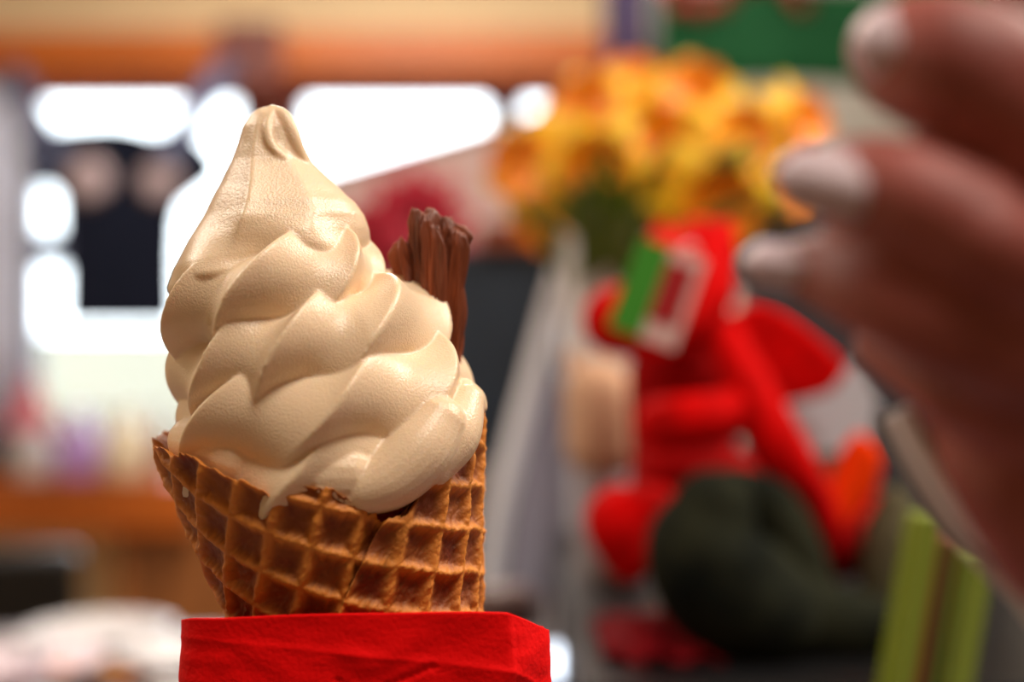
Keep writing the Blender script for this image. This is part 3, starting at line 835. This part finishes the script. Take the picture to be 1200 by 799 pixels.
# ------------------------------------------------------------------ mauve poster board, crimson flowers, charcoal box behind
MY = 1.75
bm = bmesh.new(); slab(bm, [P(a, b, MY) for a, b in ((372, 206), (600, 140), (740, 100), (740, 522), (372, 522))], .006)
o = obj('poster_board', bm, mat('mauve_board', (228, 204, 200), .7, var=.12, scale=8), None, False); tag(o, 'pale mauve board with slanting top edge behind the chocolate flake', 'board')
bm = bmesh.new(); slab(bm, [P(a, b, MY - .003) for a, b in ((372, 209), (600, 143), (740, 103), (740, 108), (600, 148), (372, 214))], .004)
obj('edge_strip', bm, mat('brown_edge', (120, 84, 70), .6), o, False)
M_crim = mat('crimson_petal', (206, 18, 58), .6, rgb2=(170, 10, 44), scale=30)
def bloom(px, py, Y, r, n, label):
    c = P(px, py, Y); e = empty('silk_flower', c, label, 'flower', 'crimson silk flowers')
    bm = bmesh.new()
    def f(u, v):
        w = r * .26 * math.sin(PI * (v * .8 + .15)); return Vector(((u - .5) * 2 * w, -.01 * math.sin(v * PI), r * v))
    grid(bm, f, 5, 7); me = bpy.data.meshes.new('petal'); bm.to_mesh(me); bm.free(); me.materials.append(M_crim)
    for ring in (0, 1):
        for k in range(n):
            o = bpy.data.objects.new('petal', me); COL.objects.link(o); o.parent = e
            o.matrix_local = Matrix.Rotation(2 * PI * (k + ring * .5) / n, 4, 'Y') @ Matrix.Translation((0, -.006 * ring, 0)) @ Matrix.Rotation(.25 * ring, 4, 'X') @ Matrix.Scale(1 - .25 * ring, 4)
    bm = bmesh.new(); ball(bm, c + Vector((0, -.008, 0)), (r * .2, .008, r * .2), sub=2); obj('flower_centre', bm, mat('dark_centre', (110, 8, 30), .7), e)
    bm = bmesh.new(); tube(bm, [(c + Vector((0, .004, 0)), .003), (Vector((c[0] - .005, Y + .02, c[2] - .1)), .003), (Vector((c[0], Y + .03, 1.124)), .003)], 8); obj('stem', bm, M_stem, e)
bloom(488, 262, 1.62, .070, 9, 'large crimson flower directly behind the top of the chocolate flake')
bloom(546, 320, 1.60, .045, 9, 'crimson flower showing right of the chocolate flake')
bloom(428, 292, 1.64, .060, 9, 'crimson flower between ice cream peak and the chocolate flake')
# side shelf that carries these
bm = bmesh.new(); box(bm, (at(360, 1.6), 1.48, 0), (at(760, 1.6), 1.95, P(0, 545, 1.48)[2]))
o = obj('side_cabinet', bm, mat('grey_cabinet', (120, 112, 118), .6), None, False, .004); tag(o, 'grey cabinet behind the table carrying the charcoal box', 'cabinet')
cz = P(0, 545, 1.48)[2]
bm = bmesh.new(); box(bm, (at(470, 1.52), 1.51, cz), (at(690, 1.52), 1.57, P(0, 292, 1.51)[2]))
cb = obj('charcoal_box', bm, mat('charcoal_board', (30, 44, 60), .6, var=.2, scale=20), None, False, .003); tag(cb, 'tall charcoal grey box behind the flake with a rust brown lid', 'box')
bm = bmesh.new(); box(bm, (at(560, 1.52), 1.495, P(0, 292, 1.51)[2]), (at(700, 1.52), 1.585, P(0, 262, 1.51)[2])); obj('lid', bm, mat('rust_lid', (130, 58, 30), .6), cb, False, .002)

# ------------------------------------------------------------------ flag, navy scarf, notice board on the right wall part
FY = 2.6
def cloth_rect(name, corners, Y, amp, fr, m, th=.003, ph=0):
    (xa, ya), (xb, yb) = corners
    bm = bmesh.new()
    grid(bm, lambda u, v: P(xa + (xb - xa) * u, ya + (yb - ya) * v, Y) + Vector((0, amp * math.sin(u * fr + ph) * (.4 + .6 * v), 0)), 60, 6)
    o = obj(name, bm, m); o.modifiers.new('s', 'SOLIDIFY').thickness = th; return o
fl = cloth_rect('flag', ((770, -14), (1250, 98)), FY, .012, 16, mat('green_flag_cloth', (0, 92, 46), .8))
tag(fl, 'flag with green lower half hanging above the daffodils', 'flag')
up = cloth_rect('upper_field', ((776, -110), (1250, -14)), FY, .012, 16, mat('white_flag_cloth', (225, 225, 222), .8)); up.parent = fl
bm = bmesh.new()
for a, b, r in ((800, 4, 14), (822, 10, 13), (845, 2, 14), (790, -16, 16), (870, -22, 16), (900, -30, 18), (930, -10, 12), (940, 6, 10)):
    lathe(bm, [(.001, .0), (r * .8 / F * FY, .0), (r / F * FY, .002)], P(a, b, FY - .018), 18, Matrix.Rotation(PI / 2, 3, 'X'))
o = obj('red_emblem', bm, mat('red_flag_print', (150, 14, 20), .8)); o.parent = fl
bm = bmesh.new(); tube(bm, [(P(770, -112, FY), .01), (P(1260, -112, FY), .01)], 10, n=1); o = obj('flag_pole', bm, M_sill); o.parent = fl
sc = cloth_rect('scarf', ((706, -60), (768, 92)), 2.9, .02, 14, mat('navy_scarf', (44, 42, 78), .8, rgb2=(70, 44, 76), scale=8)); tag(sc, 'dark navy scarf hanging left of the green flag', 'scarf')
sc = cloth_rect('towel', ((762, -60), (812, 62)), 2.85, .02, 10, mat('pale_towel', (190, 182, 184), .8)); tag(sc, 'pale grey towel hanging between navy scarf and flag', 'towel')
bm = bmesh.new(); box(bm, (P(690, 0, 2.93)[0], 2.9, P(0, -60, 2.93)[2]), (P(1300, 0, 2.93)[0], 2.93, P(0, -75, 2.93)[2])); o = obj('hanging_rail', bm, M_sill, None, False); tag(o, 'wooden rail above the picture carrying scarf and towel', 'rail')
for px in (700, 1290):
    bm = bmesh.new(); tube(bm, [(P(px, -70, 2.915), .006), (Vector((P(px, 0, 2.915)[0], 2.915, H)), .006)], 8, n=1); obj('hanger', bm, M_sill, o)
bm = bmesh.new(); box(bm, (P(860, 0, 3.0)[0], 3.0, P(0, 640, 3.0)[2]), (P(1330, 0, 3.0)[0], 3.03, P(0, 90, 3.0)[2])); nb = obj('notice_board', bm, mat('pale_board', (224, 222, 216), .6), None, False, .003)
tag(nb, 'large pale board standing below the flag behind daffodils and hand', 'board')
for px in (900, 1290):
    bm = bmesh.new(); box(bm, (P(px, 0, 3.0)[0] - .02, 3.005, 0), (P(px, 0, 3.0)[0] + .02, 3.025, P(0, 640, 3.0)[2])); obj('leg', bm, M_blackplastic, nb, False)
# dark box behind flowers on the right (seen between finger nails)
bm = bmesh.new(); box(bm, (at(870, 1.25), 1.22, TZ), (at(1180, 1.25), 1.28, P(0, 228, 1.22)[2])); o = obj('room_divider', bm, mat('dark_panel', (40, 44, 52), .7), None, False, .003)
tag(o, 'dark grey upright panel on the table behind red dragon and daffodils', 'panel')

# ------------------------------------------------------------------ green and rust cartons at lower right
GY = .56
def carton(name, x0, x1, ytop, ybot, lean, Y, m, label, stripe=None):
    bm = bmesh.new(); zb = TZ; 
    yb = 400 + .25 * F / Y
    k = (yb - ytop) / (ybot - ytop)
    poly = [P(x0 + lean, ytop, Y), P(x1 + lean, ytop, Y), P(x1 + lean - lean * 1.0 * k, yb, Y), P(x0 + lean - lean * k, yb, Y)]
    slab(bm, poly, .02); o = obj(name, bm, m, None, False, .001); tag(o, label, 'carton')
    bm = bmesh.new()
    w = (x1 - x0)
    for s0, s1 in ((.38, .62),):
        a, b = poly[0].lerp(poly[1], s0), poly[0].lerp(poly[1], s1); c_, d_ = poly[3].lerp(poly[2], s1), poly[3].lerp(poly[2], s0)
        slab(bm, [p + Vector((0, -.0006, 0)) for p in (a, b, c_, d_)], .0006)
    obj('stripe', bm, stripe, o, False)
M_green = mat('leaf_green_card', (116, 134, 30), .5); M_green2 = mat('light_green_card', (126, 146, 56), .5); M_rust = mat('rust_card', (120, 62, 34), .5)
M_dkg = mat('dark_green_card', (70, 84, 40), .5)
carton('carton', 1044, 1072, 606, 799, 34, GY, M_green, 'leaning green narrow carton left of the rust one', M_green2)
carton('carton', 1072, 1108, 632, 799, 22, GY + .022, M_rust, 'leaning rust brown narrow carton between two green ones', M_dkg)
carton('carton', 1112, 1142, 650, 799, 26, GY + .005, M_green2, 'leaning light green carton below the reaching hand', M_green)

# ------------------------------------------------------------------ reaching hand from the right
HY = .19
M_skin = mat('skin', (160, 84, 76), .55, rgb2=(130, 58, 48), scale=60, sss=.2, ssr=(1, .35, .2), sscale=.004, bump=.3, bscale=600)
M_nail = mat('pale_nail', (196, 176, 184), .55)
pr = empty('person', P(1230, 400, HY), 'reaching hand with long pale nails coming in from the right', 'person')
bm = bmesh.new()
def hp(pts, flat=1.0, seg=20): tube(bm, [(P(x, y, Y), r / F * Y) for x, y, Y, r in pts], seg, flat=flat)
hp([(1120, 150, HY + .004, 40), (1180, 190, HY + .002, 60), (1240, 240, HY, 70)])
hp([(1048, 58, HY + .012, 56), (1068, 66, HY + .008, 74), (1112, 78, HY + .002, 86), (1160, 104, HY, 92), (1220, 160, HY, 90), (1290, 230, HY, 90)])
hp([(964, 210, HY + .012, 38), (992, 214, HY + .008, 54), (1040, 226, HY, 66), (1080, 242, HY - .004, 68), (1130, 268, HY - .006, 70), (1180, 300, HY - .008, 66), (1290, 350, HY, 76)])
hp([(922, 312, HY + .016, 30), (950, 316, HY + .012, 42), (995, 328, HY + .006, 54), (1030, 346, HY, 56), (1090, 380, HY - .004, 54), (1150, 405, HY - .004, 60), (1280, 440, HY, 66)])
hp([(1022, 405, HY + .022, 26), (1045, 415, HY + .018, 34), (1085, 438, HY + .012, 40), (1140, 468, HY + .006, 48), (1250, 510, HY + .004, 58)])
hp([(1120, -150, HY + .03, 50), (1190, -90, HY + .03, 62), (1270, 40, HY + .025, 84), (1330, 240, HY + .01, 92)])
hp([(1250, 240, HY + .004, 90), (1250, 320, HY + .012, 106), (1240, 420, HY + .016, 108), (1240, 520, HY + .016, 100), (1300, 620, HY + .012, 100)])
hp([(1190, 290, HY + .016, 80), (1165, 390, HY + .020, 82), (1160, 470, HY + .020, 82), (1200, 560, HY + .012, 84), (1250, 640, HY + .012, 84)])
hp([(1400, 260, HY + .006, 96), (1390, 420, HY + .008, 106), (1390, 560, HY + .014, 106)])
hp([(1330, 560, HY + .012, 120), (1400, 760, HY + .02, 132), (1520, 1000, HY + .03, 160), (1640, 1240, HY + .04, 190)], 1.0)
hand = remesh(obj('body', bm, M_skin, pr), .0012, 6)
hand.name = 'hand'
def nail(px, py, dx, dy, w, Y0, name='nail'):
    bm = bmesh.new(); d = Vector((dx, dy)); l = d.length; d /= l; n_ = Vector((-d[1], d[0]))
    def f(u, v):
        ww = w * (1 - .25 * v ** 3) * (math.sin(PI * min(1, .12 + (1 - v) * 3.0 if v > .75 else 1) * .5)); q = Vector((px, py)) + d * l * v + n_ * (u - .5) * 2 * ww
        return P(q[0], q[1], Y0 + .0045 * (2 * abs(u - .5)) ** 2 + .004 * v)
    grid(bm, f, 9, 12); o = obj(name, bm, M_nail, pr); o.modifiers.new('s', 'SOLIDIFY').thickness = .0006; return o
nail(1016, 226, -110, -24, 42, HY - .0072)
nail(952, 318, -86, -12, 30, HY + .0050)
nail(1080, 56, -80, -4, 48, HY - .0045)
# white cuff cloth: band trailing under the hand
bm = bmesh.new()
pth = catmull([(Vector((x, y, Y)), 1) for x, y, Y in ((1040, 486, .215), (1066, 540, .215), (1108, 606, .215), (1160, 662, .215), (1215, 720, .215), (1300, 860, .215), (1340, 1000, .215))], 8)
def band(u, v):
    i = min(int(v * (len(pth) - 1)), len(pth) - 2); t = v * (len(pth) - 1) - i
    q = pth[i][0].lerp(pth[i + 1][0], t); d = (pth[i + 1][0] - pth[i][0]); n_ = Vector((d[1], -d[0])).normalized()
    w = 36 + 20 * v; q2 = Vector((q[0], q[1])) + n_ * ((u - .3) * w)
    return P(q2[0], q2[1], q[2] + .006 * math.sin(u * PI * 1.6))
grid(bm, band, 12, 60); o = obj('sleeve_cuff', bm, mat('white_cotton', (226, 222, 228), .8, bump=.3)); o.parent = pr; o.matrix_parent_inverse = Matrix.Translation(-pr.location); o.modifiers.new('s', 'SOLIDIFY').thickness = .0015
o['label'] = 'white cotton cuff edge trailing below the hand'
tag(hero)
